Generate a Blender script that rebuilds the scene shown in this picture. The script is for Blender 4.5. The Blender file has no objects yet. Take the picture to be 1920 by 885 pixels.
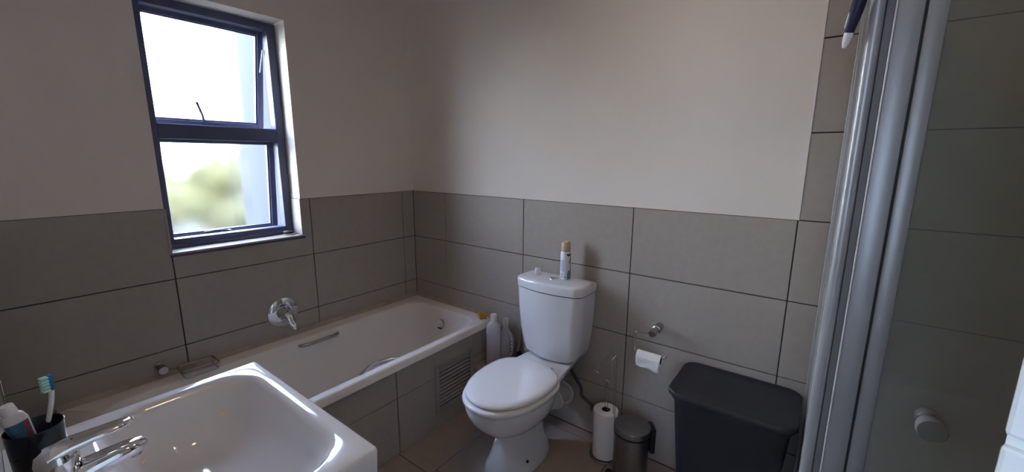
import bpy, bmesh, math, random
from mathutils import Vector, Matrix
random.seed(7)
PI = math.pi
S = bpy.context.scene
COL = S.collection

# ---------------------------------------------------------------- camera, world, sun, exposure
cam_d = bpy.data.cameras.new('camera'); cam = bpy.data.objects.new('camera', cam_d); COL.objects.link(cam)
cam_d.sensor_fit = 'HORIZONTAL'; cam_d.sensor_width = 36.0
cam_d.lens = 768.73 / 1920 * 36.0
cam_d.clip_start = 0.02
yaw, pitch, roll = 0.65, -0.1871, 0.0047
fw = Vector((-math.sin(yaw)*math.cos(pitch), math.cos(yaw)*math.cos(pitch), math.sin(pitch)))
rt = fw.cross(Vector((0, 0, 1))).normalized(); up = rt.cross(fw)
r2 = rt*math.cos(roll) + up*math.sin(roll); u2 = -rt*math.sin(roll) + up*math.cos(roll)
m = Matrix((r2, u2, -fw)).transposed().to_4x4()
m.translation = Vector((2.1731, -1.7718, 1.4036))
cam.matrix_world = m
S.camera = cam

world = bpy.data.worlds.new('sky'); S.world = world; world.use_nodes = True
wn = world.node_tree; wn.nodes.clear()
wo = wn.nodes.new('ShaderNodeOutputWorld'); wb = wn.nodes.new('ShaderNodeBackground')
tc = wn.nodes.new('ShaderNodeTexCoord'); sx = wn.nodes.new('ShaderNodeSeparateXYZ'); cr = wn.nodes.new('ShaderNodeValToRGB')
wn.links.new(tc.outputs['Generated'], sx.inputs[0]); wn.links.new(sx.outputs['Z'], cr.inputs[0])
cr.color_ramp.elements[0].position = 0.0; cr.color_ramp.elements[0].color = (0.82, 0.90, 1.0, 1)
cr.color_ramp.elements[1].position = 0.6; cr.color_ramp.elements[1].color = (0.50, 0.64, 1.0, 1)
wn.links.new(cr.outputs[0], wb.inputs[0]); wb.inputs[1].default_value = 6.0
wn.links.new(wb.outputs[0], wo.inputs[0])

sun_d = bpy.data.lights.new('sun', 'SUN'); sun = bpy.data.objects.new('sun', sun_d); COL.objects.link(sun)
sun_d.energy = 2.0; sun_d.angle = 0.01; sun_d.color = (1.0, 0.90, 0.74)
sun.rotation_euler = Vector((-0.62, 0.30, -0.72)).to_track_quat('-Z', 'Y').to_euler()   # travels away from the window side
sun.location = (4, -2, 6)

# daylight guide in the window opening (a portal only steers sampling of the sky, it adds no light)
por_d = bpy.data.lights.new('window_portal', 'AREA'); por = bpy.data.objects.new('window_portal', por_d); COL.objects.link(por)
por_d.shape = 'RECTANGLE'; por_d.size = 1.08; por_d.size_y = 0.58
por_d.cycles.is_portal = True
por.location = (-0.24, -1.02, 1.525)
por.rotation_euler = Vector((1, 0, 0)).to_track_quat('-Z', 'X').to_euler()

S.view_settings.view_transform = 'Standard'; S.view_settings.look = 'None'
S.view_settings.gamma = 1.0; S.view_settings.use_curve_mapping = False
S.view_settings.exposure = 2.60
try:
    S.cycles.use_denoising = True
    S.cycles.max_bounces = 12; S.cycles.diffuse_bounces = 7; S.cycles.transparent_max_bounces = 16
    S.cycles.sample_clamp_indirect = 6.0
except Exception:
    pass

# ---------------------------------------------------------------- materials
def mat(name, color, rough=0.5, metal=0.0, noise=None, bump=None, trans=0.0, ior=1.45, coat=0.0, spec=None):
    """noise = (scale, amount) colour mottling; bump = (scale, strength, distance)"""
    M = bpy.data.materials.new(name); M.use_nodes = True
    nt = M.node_tree; b = nt.nodes['Principled BSDF']
    c = (*color, 1.0)
    b.inputs['Base Color'].default_value = c
    b.inputs['Roughness'].default_value = rough
    b.inputs['Metallic'].default_value = metal
    b.inputs['IOR'].default_value = ior
    b.inputs['Transmission Weight'].default_value = trans
    b.inputs['Coat Weight'].default_value = coat
    if spec is not None: b.inputs['Specular IOR Level'].default_value = spec
    if noise or bump:
        t = nt.nodes.new('ShaderNodeTexCoord')
    if noise:
        n = nt.nodes.new('ShaderNodeTexNoise'); n.inputs['Scale'].default_value = noise[0]; n.inputs['Detail'].default_value = 6
        r = nt.nodes.new('ShaderNodeValToRGB')
        a = noise[1]
        r.color_ramp.elements[0].position = 0.3; r.color_ramp.elements[1].position = 0.7
        r.color_ramp.elements[0].color = (*[v*(1-a) for v in color], 1); r.color_ramp.elements[1].color = (*[min(1, v*(1+a)) for v in color], 1)
        nt.links.new(t.outputs['Object'], n.inputs['Vector']); nt.links.new(n.outputs['Fac'], r.inputs[0])
        nt.links.new(r.outputs[0], b.inputs['Base Color'])
    if bump:
        n2 = nt.nodes.new('ShaderNodeTexNoise'); n2.inputs['Scale'].default_value = bump[0]; n2.inputs['Detail'].default_value = 4
        bp = nt.nodes.new('ShaderNodeBump'); bp.inputs['Strength'].default_value = bump[1]; bp.inputs['Distance'].default_value = bump[2]
        nt.links.new(t.outputs['Object'], n2.inputs['Vector']); nt.links.new(n2.outputs['Fac'], bp.inputs['Height'])
        nt.links.new(bp.outputs[0], b.inputs['Normal'])
    return M

M = {}
M['plaster'] = mat('plaster_paint', (0.765, 0.70, 0.635), 0.75, bump=(90, 0.25, 0.002), noise=(3, 0.02))
M['ceiling'] = mat('ceiling_paint', (0.84, 0.80, 0.75), 0.85, bump=(60, 0.1, 0.001))
M['tile'] = mat('wall_tile_ceramic', (0.37, 0.332, 0.292), 0.45, noise=(35, 0.035), bump=(300, 0.06, 0.0006))
M['floor_tile'] = mat('floor_tile_ceramic', (0.33, 0.28, 0.245), 0.42, noise=(18, 0.05), bump=(200, 0.08, 0.0006))
M['grout'] = mat('dark_grout', (0.035, 0.03, 0.03), 0.9, noise=(120, 0.2))
M['trim_white'] = mat('white_trim', (0.78, 0.75, 0.72), 0.35)
M['ceramic'] = mat('white_vitreous_china', (0.74, 0.745, 0.77), 0.09, coat=0.3, noise=(2, 0.008))
M['seat'] = mat('white_seat_plastic', (0.80, 0.795, 0.80), 0.16)
M['acrylic'] = mat('white_bath_acrylic', (0.78, 0.735, 0.685), 0.22, noise=(3, 0.012))
M['sealant'] = mat('aged_sealant', (0.42, 0.35, 0.29), 0.6, noise=(14, 0.12))
M['chrome'] = mat('chrome', (0.78, 0.78, 0.80), 0.07, 1.0)
M['steel'] = mat('brushed_steel', (0.48, 0.47, 0.46), 0.26, 1.0, noise=(40, 0.05))
M['bin_steel'] = mat('dark_bin_steel', (0.24, 0.225, 0.215), 0.30, 0.85, noise=(60, 0.06))
M['hamper_body'] = mat('black_hamper_plastic', (0.013, 0.014, 0.019), 0.55, bump=(220, 0.3, 0.001))
M['dull_steel'] = mat('dull_steel', (0.36, 0.35, 0.34), 0.42, 1.0, noise=(50, 0.1))
M['alu'] = mat('satin_aluminium', (0.40, 0.41, 0.42), 0.38, 0.35, noise=(8, 0.02))
M['alu_recess'] = mat('recess_aluminium', (0.17, 0.175, 0.18), 0.6)
M['alu_dark'] = mat('black_gasket', (0.02, 0.02, 0.02), 0.6)
M['winframe'] = mat('charcoal_powder_coat', (0.075, 0.08, 0.145), 0.45, bump=(400, 0.1, 0.0005))
M['black'] = mat('black_plastic', (0.014, 0.015, 0.018), 0.4, bump=(300, 0.08, 0.0005))
M['hamper'] = mat('charcoal_plastic', (0.022, 0.023, 0.028), 0.5, bump=(220, 0.35, 0.001), noise=(60, 0.08))
M['cup'] = mat('black_glazed_tumbler', (0.008, 0.012, 0.018), 0.22)
M['paper'] = mat('tissue_paper', (0.82, 0.80, 0.78), 0.95, bump=(120, 0.6, 0.002), noise=(30, 0.02))
M['core'] = mat('cardboard_core', (0.05, 0.04, 0.035), 0.9)
M['wood'] = mat('wood_stick', (0.20, 0.125, 0.075), 0.6, noise=(25, 0.2))
M['rubber'] = mat('black_rubber', (0.010, 0.010, 0.010), 0.55)
M['soap'] = mat('amber_soap', (0.50, 0.25, 0.065), 0.45, noise=(20, 0.12))
M['bottle'] = mat('translucent_bottle_plastic', (0.66, 0.65, 0.70), 0.32, trans=0.12)
M['bottle2'] = mat('pale_bottle_plastic', (0.60, 0.59, 0.63), 0.34, trans=0.15)
M['cap_white'] = mat('white_cap_plastic', (0.82, 0.80, 0.80), 0.4)
M['clear_cap'] = mat('cloudy_clear_plastic', (0.80, 0.78, 0.84), 0.35, trans=0.3)
M['can'] = mat('white_can_print', (0.80, 0.82, 0.86), 0.28)
M['beige'] = mat('beige_nozzle_plastic', (0.62, 0.49, 0.33), 0.42)
M['navy'] = mat('navy_print', (0.02, 0.035, 0.14), 0.35)
M['bluegrey'] = mat('blue_swirl_print', (0.12, 0.25, 0.36), 0.35)
M['paleblue'] = mat('pale_blue_print', (0.42, 0.48, 0.62), 0.35)
M['olive'] = mat('olive_leaf_print', (0.16, 0.17, 0.10), 0.4)
M['navy_rubber'] = mat('navy_rubber_grip', (0.014, 0.012, 0.045), 0.55)
M['brush_white'] = mat('white_brush_plastic', (0.78, 0.76, 0.74), 0.3)
M['brush_blue'] = mat('blue_brush_plastic', (0.01, 0.16, 0.42), 0.35)
M['bristle'] = mat('mint_bristle', (0.50, 0.80, 0.74), 0.6)
M['paste_white'] = mat('toothpaste_tube_white', (0.66, 0.65, 0.66), 0.35)
M['paste_teal'] = mat('toothpaste_tube_teal', (0.04, 0.16, 0.24), 0.35, noise=(45, 0.35))
M['paste_red'] = mat('toothpaste_tube_maroon', (0.25, 0.07, 0.12), 0.35)
M['grille'] = mat('grey_vent_plastic', (0.30, 0.285, 0.275), 0.5)
M['dark_void'] = mat('dark_void_board', (0.015, 0.013, 0.012), 0.9)
M['ledge'] = mat('ledge_top_board', (0.34, 0.26, 0.20), 0.7, noise=(12, 0.1))
M['pvc'] = mat('white_pvc', (0.62, 0.60, 0.58), 0.4)
M['hose'] = mat('braided_hose', (0.08, 0.075, 0.075), 0.45, 0.5, bump=(500, 0.8, 0.002))
M['knob'] = mat('grey_knob_plastic', (0.20, 0.205, 0.19), 0.2)
M['door'] = mat('white_door_paint', (0.66, 0.69, 0.67), 0.4, noise=(4, 0.01))
M['hall'] = mat('hall_paint', (0.45, 0.40, 0.36), 0.8)
M['tray'] = mat('shower_tray_acrylic', (0.74, 0.74, 0.73), 0.25)
M['ext_wall'] = mat('exterior_render', (0.035, 0.038, 0.043), 0.9, bump=(40, 0.3, 0.004))
M['lawn'] = mat('lawn', (0.022, 0.020, 0.008), 0.95, noise=(1.5, 0.25), bump=(30, 0.5, 0.02))
M['leaf'] = mat('shrub_leaf', (0.044, 0.042, 0.012), 0.8, noise=(6, 0.3), bump=(14, 1.0, 0.06))
M['bark'] = mat('bark', (0.12, 0.08, 0.05), 0.9)
M['tan_mark'] = mat('tan_oval', (0.88, 0.72, 0.52), 0.7)
M['tan_disc'] = mat('tan_cork_disc', (0.45, 0.32, 0.24), 0.7)
M['bulb'] = mat('lamp_glass', (1, 0.8, 0.6), 0.4)

def shower_glass():
    G = bpy.data.materials.new('shower_glass'); G.use_nodes = True; nt = G.node_tree; nt.nodes.clear()
    o = nt.nodes.new('ShaderNodeOutputMaterial'); mx = nt.nodes.new('ShaderNodeMixShader')
    t = nt.nodes.new('ShaderNodeBsdfTransparent'); t.inputs[0].default_value = (0.93, 0.94, 0.90, 1)
    g = nt.nodes.new('ShaderNodeBsdfGlossy'); g.inputs['Roughness'].default_value = 0.04
    f = nt.nodes.new('ShaderNodeFresnel'); f.inputs[0].default_value = 1.45
    nt.links.new(f.outputs[0], mx.inputs[0]); nt.links.new(t.outputs[0], mx.inputs[1]); nt.links.new(g.outputs[0], mx.inputs[2])
    # soap film: a little diffuse haze
    d = nt.nodes.new('ShaderNodeBsdfDiffuse'); d.inputs[0].default_value = (0.50, 0.50, 0.45, 1)
    n = nt.nodes.new('ShaderNodeTexNoise'); n.inputs['Scale'].default_value = 3.0
    mp = nt.nodes.new('ShaderNodeMapRange'); mp.inputs[3].default_value = 0.16; mp.inputs[4].default_value = 0.24
    nt.links.new(n.outputs['Fac'], mp.inputs[0])
    tc_ = nt.nodes.new('ShaderNodeTexCoord'); sp_ = nt.nodes.new('ShaderNodeSeparateXYZ'); nt.links.new(tc_.outputs['Object'], sp_.inputs[0])
    hz = nt.nodes.new('ShaderNodeMapRange'); hz.interpolation_type = 'SMOOTHSTEP'   # soap film is thicker low on the glass
    hz.inputs[1].default_value = 0.70; hz.inputs[2].default_value = 1.15; hz.inputs[3].default_value = 0.34; hz.inputs[4].default_value = 0.0
    nt.links.new(sp_.outputs['Z'], hz.inputs[0])
    ad = nt.nodes.new('ShaderNodeMath'); ad.operation = 'ADD'; nt.links.new(mp.outputs[0], ad.inputs[0]); nt.links.new(hz.outputs[0], ad.inputs[1])
    m2 = nt.nodes.new('ShaderNodeMixShader'); nt.links.new(ad.outputs[0], m2.inputs[0])
    nt.links.new(mx.outputs[0], m2.inputs[1]); nt.links.new(d.outputs[0], m2.inputs[2])
    nt.links.new(m2.outputs[0], o.inputs[0]); return G
M['glass'] = shower_glass()

def frosted():
    G = bpy.data.materials.new('obscured_glass'); G.use_nodes = True; nt = G.node_tree; nt.nodes.clear()
    o = nt.nodes.new('ShaderNodeOutputMaterial'); mx = nt.nodes.new('ShaderNodeMixShader'); mx.inputs[0].default_value = 0.78
    t = nt.nodes.new('ShaderNodeBsdfTransparent'); t.inputs[0].default_value = (0.95, 0.96, 0.95, 1)
    r = nt.nodes.new('ShaderNodeBsdfRefraction'); r.inputs['Roughness'].default_value = 0.22; r.inputs['IOR'].default_value = 1.25
    r.inputs[0].default_value = (0.97, 0.98, 0.97, 1)
    nt.links.new(t.outputs[0], mx.inputs[1]); nt.links.new(r.outputs[0], mx.inputs[2]); nt.links.new(mx.outputs[0], o.inputs[0])
    return G
M['frosted'] = frosted()

# ---------------------------------------------------------------- mesh helpers
LOC = {}      # world location of every parent
class MB:
    def __init__(s): s.bm = bmesh.new(); s.mi = 0
    def box(s, x0, x1, y0, y1, z0, z1, bev=0.0, seg=2):
        b = bmesh.new()
        vs = [b.verts.new((x, y, z)) for x in (x0, x1) for y in (y0, y1) for z in (z0, z1)]
        for f in ((0,1,3,2),(4,6,7,5),(0,4,5,1),(2,3,7,6),(0,2,6,4),(1,5,7,3)): b.faces.new([vs[i] for i in f])
        bmesh.ops.recalc_face_normals(b, faces=b.faces)
        if bev: bmesh.ops.bevel(b, geom=list(b.edges), offset=bev, segments=seg, profile=0.5, affect='EDGES')
        return s.merge(b)
    def merge(s, b, mtx=None):
        if mtx is not None: bmesh.ops.transform(b, matrix=mtx, verts=b.verts)
        me = bpy.data.meshes.new('tmp'); b.to_mesh(me); b.free()
        s.bm.from_mesh(me); bpy.data.meshes.remove(me); return s
    def rings(s, rings, close=True, cap0=True, cap1=True):
        R = [[s.bm.verts.new(p) for p in r] for r in rings]
        n = len(R[0])
        for a, b in zip(R, R[1:]):
            for i in range(n if close else n-1):
                j = (i+1) % n; s.bm.faces.new((a[i], a[j], b[j], b[i]))
        if cap0: s.bm.faces.new(list(reversed(R[0])))
        if cap1: s.bm.faces.new(R[-1])
        return s
    def tube(s, pts, r, seg=10, closed=False, cap=True):
        P = [Vector(p) for p in pts]; n = len(P)
        rr = r if hasattr(r, '__len__') else [r]*n
        rings = []; prev = None
        for i, p in enumerate(P):
            if closed: d = (P[(i+1) % n]-P[i-1])
            else: d = P[min(i+1, n-1)]-P[max(i-1, 0)]
            d.normalize()
            if prev is None:
                a = Vector((0, 0, 1)) if abs(d.z) < 0.9 else Vector((1, 0, 0))
                u = a.cross(d).normalized()
            else:
                u = (prev - d*prev.dot(d)).normalized()
            prev = u; v = d.cross(u)
            rings.append([p + u*rr[i]*math.cos(2*PI*k/seg) + v*rr[i]*math.sin(2*PI*k/seg) for k in range(seg)])
        if closed: rings.append(rings[0]); s.rings(rings, cap0=False, cap1=False); bmesh.ops.remove_doubles(s.bm, verts=s.bm.verts, dist=1e-6)
        else: s.rings(rings, cap0=cap, cap1=cap)
        return s
    def lathe(s, prof, o=(0,0,0), axis=(0,0,1), seg=32, cap0=True, cap1=True):
        """prof: (radius, height along axis)"""
        A = Vector(axis).normalized(); q = Vector((0,0,1)).rotation_difference(A).to_matrix(); O = Vector(o)
        rings = [[O + q @ Vector((max(r, 1e-4)*math.cos(2*PI*k/seg), max(r, 1e-4)*math.sin(2*PI*k/seg), h)) for k in range(seg)] for r, h in prof]
        return s.rings(rings, cap0=cap0, cap1=cap1)
    def prism(s, poly, axis, a, b):
        """polygon in the two other axes, extruded along axis from a to b"""
        def p3(q, t):
            return {'x': (t, q[0], q[1]), 'y': (q[0], t, q[1]), 'z': (q[0], q[1], t)}[axis]
        return s.rings([[p3(q, a) for q in poly], [p3(q, b) for q in poly]])
    def build(s, name, material, parent=None, smooth=False, angle=None, subsurf=0, kind=None, weighted=False):
        bm = s.bm
        bmesh.ops.recalc_face_normals(bm, faces=bm.faces)
        me = bpy.data.meshes.new(name)
        off = Vector(LOC[parent.name]) if parent is not None else Vector((0,0,0))
        loc = Vector((0,0,0))
        if parent is None:
            xs = [v.co for v in bm.verts]
            loc = Vector(((min(v.x for v in xs)+max(v.x for v in xs))/2, (min(v.y for v in xs)+max(v.y for v in xs))/2, min(v.z for v in xs)))
            off = loc
        bmesh.ops.translate(bm, vec=-off, verts=bm.verts)
        bm.to_mesh(me); bm.free()
        if smooth or subsurf:
            for p in me.polygons: p.use_smooth = True
            if angle is not None or not subsurf:
                me.set_sharp_from_angle(angle=math.radians(angle if angle is not None else 40))
        me.materials.append(material)
        o = bpy.data.objects.new(name, me); COL.objects.link(o)
        if parent is not None: o.parent = parent
        else: o.location = loc
        LOC[o.name] = tuple(off)
        if subsurf:
            md = o.modifiers.new('subsurf', 'SUBSURF'); md.levels = subsurf; md.render_levels = subsurf
        if kind: o['kind'] = kind
        return o

def tag(o, label, cat, group=None, kind=None):
    o['label'] = label; o['category'] = cat
    if group: o['group'] = group
    if kind: o['kind'] = kind
    return o
def thing(name, label, cat, loc, group=None):
    o = bpy.data.objects.new(name, None); COL.objects.link(o); o.location = loc; o.empty_display_size = 0.05
    LOC[o.name] = tuple(loc)
    return tag(o, label, cat, group)
def struct_empty(name, loc):
    o = bpy.data.objects.new(name, None); COL.objects.link(o); o.location = loc; o['kind'] = 'structure'
    LOC[o.name] = tuple(loc); return o
def super_ring(cx, cy, z, hx, hy, n=48, p=2.5, front=None, back=None):
    """superellipse in XY; front/back give separate half lengths for -y and +y"""
    out = []
    for k in range(n):
        a = 2*PI*k/n; c, s_ = math.cos(a), math.sin(a)
        x = hx*math.copysign(abs(c)**(2/p), c)
        h = hy if front is None else (front if s_ < 0 else back)
        y = h*math.copysign(abs(s_)**(2/p), s_)
        out.append((cx+x, cy+y, z))
    return out
def round_rect(x0, x1, y0, y1, z, r, n=8):
    rr = r if hasattr(r, '__len__') else (r,)*4
    out = []
    for (cx, cy, a0, q) in ((x1-rr[0], y1-rr[0], 0, rr[0]), (x0+rr[1], y1-rr[1], PI/2, rr[1]), (x0+rr[2], y0+rr[2], PI, rr[2]), (x1-rr[3], y0+rr[3], 1.5*PI, rr[3])):
        for k in range(n+1):
            a = a0 + PI/2*k/n; out.append((cx+q*math.cos(a), cy+q*math.sin(a), z))
    return out
def smooth_path(pts, n=8):
    P = [Vector(p) for p in pts]; out = []
    for i in range(len(P)-1):
        p0 = P[max(i-1,0)]; p1 = P[i]; p2 = P[i+1]; p3 = P[min(i+2, len(P)-1)]
        for k in range(n):
            t = k/n
            out.append(0.5*((2*p1)+(-p0+p2)*t+(2*p0-5*p1+4*p2-p3)*t*t+(-p0+3*p1-3*p2+p3)*t**3))
    out.append(P[-1]); return out
def fillet(pts, r=0.01, n=5):
    P = [Vector(p) for p in pts]; out = [P[0]]
    for i in range(1, len(P)-1):
        a = (P[i-1]-P[i]); b = (P[i+1]-P[i]); d = min(r, a.length*0.45, b.length*0.45)
        A = P[i]+a.normalized()*d; B = P[i]+b.normalized()*d
        for k in range(n+1):
            t = k/n; out.append(A*(1-t)**2 + P[i]*2*t*(1-t) + B*t*t)
    out.append(P[-1]); return out

# tiles -----------------------------------------------------------
TILE_MESH = {}
J = 0.004        # joint width
def tile(parent, axis, face, sign, a0, a1, b0, b1, material, name='tile', thick=0.006, proud=0.0):
    """axis: 'x' wall plane x=face, 'y' wall plane y=face, 'z' floor. a = horizontal (y or x), b = vertical (z or y). sign: direction of the room"""
    w, h = round(a1-a0-J, 4), round(b1-b0-J, 4)
    if w < 0.006 or h < 0.006: return
    key = (axis, sign, w, h, material.name, thick)
    if key not in TILE_MESH:
        b = MB(); t0, t1 = (0, -thick*sign)
        lo, hi = min(t0, t1), max(t0, t1)
        if axis == 'x': b.box(lo, hi, -w/2, w/2, -h/2, h/2, 0.0012, 1)
        elif axis == 'y': b.box(-w/2, w/2, lo, hi, -h/2, h/2, 0.0012, 1)
        else: b.box(-w/2, w/2, -h/2, h/2, lo, hi, 0.0012, 1)
        bmesh.ops.recalc_face_normals(b.bm, faces=b.bm.faces)
        me = bpy.data.meshes.new('tile'); b.bm.to_mesh(me); b.bm.free(); me.materials.append(material); TILE_MESH[key] = me
    o = bpy.data.objects.new(name, TILE_MESH[key]); COL.objects.link(o); o.parent = parent
    ac, bc = (a0+a1)/2, (b0+b1)/2; f = face + proud*sign
    W = {'x': (f, ac, bc), 'y': (ac, f, bc), 'z': (ac, bc, f)}[axis]
    o.location = Vector(W)-Vector(LOC[parent.name]); return o

ZR = [0.0, 0.282, 0.585, 0.888, 1.191]
ZF = ZR + [1.494, 1.797, 2.10, 2.403, 2.5]
BX = [0.0, 0.2996, 0.9026, 1.5056, 2.1086]

# ---------------------------------------------------------------- structure
RX, NY, CZ = 3.0, -1.81, 2.5          # right wall, near wall, ceiling
TB = 0.006                             # tile thickness; wall body sits behind it
PT = 0.0045                            # plaster face sits this far behind the tile face

# left wall (window wall), x = 0 ; opening y -1.30..-0.742, z 0.99..2.055
OY0, OY1, OZ0, OZ1 = -1.300, -0.740, 0.990, 2.055
w = MB()
def wl(y0, y1, z0, z1): w.box(-0.24, -PT, y0, y1, z0, z1)
wl(NY-0.12, OY0, 1.191, CZ); wl(OY1, 0.12, 1.191, CZ); wl(OY0, OY1, OZ1, CZ)
wall_left = w.build('wall_left', M['plaster'], kind='structure')
g = MB()
for (y0, y1, z0, z1) in ((NY-0.12, OY0, -0.02, 1.191), (OY1, 0.12, -0.02, 1.191), (OY0, OY1, -0.02, OZ0)):
    g.box(-0.24, -TB, y0, y1, z0, z1)
g.build('grout', M['grout'], wall_left)
YL = [0.0, -0.0908, -0.6938, -1.2968, NY]
for i in range(4):
    y1, y0 = YL[i], YL[i+1]
    for k in range(4):
        if k == 3 and i == 2: continue
        if k == 0: pass
        tile(wall_left, 'x', 0.0, 1, y0, y1, ZR[k], ZR[k+1], M['tile'])
# the notched tile below and beside the window
t = MB(); h = J/2
t.prism([(-1.2968+h, 0.888+h), (-0.6938-h, 0.888+h), (-0.6938-h, 1.191-h), (OY1+0.002, 1.191-h), (OY1+0.002, OZ0), (-1.2968+h, OZ0)], 'x', -TB, 0.0)
t.build('tile', M['tile'], wall_left)
# reveal lining below dado height, and tiled sill
t = MB(); t.box(-0.155, 0.003, OY1-0.007, OY1+0.001, OZ0+0.0125, 1.189, 0.001, 1); t.build('reveal_tile', M['tile'], wall_left)
t = MB(); t.box(-0.155, 0.003, OY0-0.003, OY0+0.006, OZ0+0.012, 1.189, 0.001, 1); t.build('reveal_tile', M['tile'], wall_left)
sill = MB(); sill.box(-0.155, 0.004, OY0, OY1, OZ0-0.001, OZ0+0.012, 0.0015, 1)
sill.build('sill_tile', M['tile'], wall_left)
t = MB(); t.box(0.0, 0.0052, OY0-0.003, OY1+0.008, OZ0-0.006, OZ0+0.004, 0.001, 1); t.build('sill_edge_trim', M['winframe'], wall_left)

# back wall y = 0
w = MB(); w.box(-0.0, BX[4]+0.004, PT, 0.12, 1.191, CZ)
wall_back = w.build('wall_back', M['plaster'], kind='structure')
g = MB(); g.box(0.0, RX+0.12, TB, 0.12, -0.02, 1.191); g.box(BX[4]+0.004, RX+0.12, TB, 0.12, 1.191, CZ); g.build('grout', M['grout'], wall_back)
for i in range(4):
    for k in range(4): tile(wall_back, 'y', 0.0, -1, BX[i], BX[i+1], ZR[k], ZR[k+1], M['tile'])
for (x0, x1) in ((BX[4], 2.7116), (2.7116, RX)):
    for k in range(9): tile(wall_back, 'y', 0.0, -1, x0 if x0 != BX[4] or k < 4 else x0+0.0018, x1, ZF[k], ZF[k+1], M['tile'])
w = MB(); w.box(BX[4]-0.002, BX[4]+0.0035, -0.0025, 0.02, 1.191, CZ, 0.0008, 1); w.build('trim_1', M['trim_white'], kind='structure')

# right wall x = 3.0 (tiled to the ceiling inside the shower, dado elsewhere)
w = MB(); w.box(RX+PT, RX+0.12, NY-0.12, 0.0, 1.191, CZ); wall_right = w.build('wall_right', M['plaster'], kind='structure')
g = MB(); g.box(RX+TB, RX+0.12, NY-0.12, 0.0, -0.02, 1.191); g.box(RX+0.0048, RX+0.006, -0.82, 0.0, 1.191, CZ); g.build('grout', M['grout'], wall_right)
for k in range(9): tile(wall_right, 'x', RX, -1, -0.60, 0.0, ZF[k], ZF[k+1], M['tile'], thick=0.0045)
for k in range(9): tile(wall_right, 'x', RX, -1, -0.82, -0.60, ZF[k], ZF[k+1], M['tile'], thick=0.0045)
for k in range(4):
    tile(wall_right, 'x', RX, -1, -1.423, -0.82, ZF[k], ZF[k+1], M['tile']); tile(wall_right, 'x', RX, -1, NY, -1.423, ZF[k], ZF[k+1], M['tile'])

# near wall y = -1.81 with the doorway x 2.13..2.97
DX0, DX1, DZ = 2.13, 2.975, 2.06
w = MB(); w.box(0.0, DX0, NY-0.12, NY-PT, 1.191, CZ); w.box(DX0, DX1, NY-0.12, NY-PT, DZ, CZ); w.box(DX1, RX, NY-0.12, NY-PT, 0, CZ)
wall_front = w.build('wall_front', M['plaster'], kind='structure')
g = MB(); g.box(0.0, DX0, NY-0.12, NY-TB, -0.02, 1.191); g.build('grout', M['grout'], wall_front)
fx = [0.0, 0.30, 0.903, 1.506, 2.109]
for i in range(4):
    for k in range(4): tile(wall_front, 'y', NY, 1, fx[i], fx[i+1], ZR[k], ZR[k+1], M['tile'])

# floor
g = MB(); g.box(-0.24, RX+0.12, -3.5, 0.12, -0.12, -0.007)
floor = g.build('floor', M['grout'], kind='structure')
cols = [(0.0, 0.302, -0.104), (0.302, 0.905, -0.104), (0.905, 1.508, -0.065), (1.508, 2.111, -0.104), (2.111, 2.714, -0.065), (2.714, RX, -0.104)]
for x0, x1, ys in cols:
    ys_ = [0.0, ys, ys-0.603, ys-1.206, max(ys-1.809, NY-0.12)]
    for a, b in zip(ys_, ys_[1:]):
        if a-b > 0.01: tile(floor, 'z', 0.0, 1, x0, x1, b, a, M['floor_tile'], thick=0.007)
ce = MB(); ce.box(-0.24, RX+0.12, NY-0.12, 0.12, CZ, CZ+0.12); ce.build('ceiling', M['ceiling'], kind='structure')

# hallway shell behind the doorway (closes the room, holds an added warm fill lamp)
hb = MB()
HY = -3.5
hb.box(1.2, 1.32, HY, NY-0.12, -0.007, CZ); hb.box(3.3, 3.42, HY, NY-0.12, -0.007, CZ); hb.box(1.2, 3.42, HY-0.12, HY, -0.007, CZ); hb.box(1.2, 3.42, HY-0.12, NY-0.12, CZ, CZ+0.12)
hb.box(RX, 3.42, NY-0.12, NY, -0.007, CZ)
hb.build('wall_hallway', M['hall'], kind='structure')
hf = MB(); hf.box(1.32, 3.3, HY, NY-0.12, -0.0065, 0.0); hf.build('floor_hallway', M['floor_tile'], kind='structure')
lamp = thing('added_hall_lamp', 'added round warm hallway fill lamp behind the doorway', 'lamp', (2.4, -2.7, 2.5))  # unseen lamp, added for a gentle warm fill through the doorway
b = MB(); b.lathe([(0.13, 0), (0.13, -0.03), (0.11, -0.035)], (2.4, -2.7, 2.5)); b.build('base', M['trim_white'], lamp, smooth=True)
ld = bpy.data.lights.new('hall_fill_light', 'POINT'); lo = bpy.data.objects.new('hall_fill_light', ld); COL.objects.link(lo)
ld.energy = 0.6; ld.color = (1.0, 0.80, 0.60); ld.shadow_soft_size = 0.1; lo.location = (2.4, -2.7, 2.33)
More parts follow.
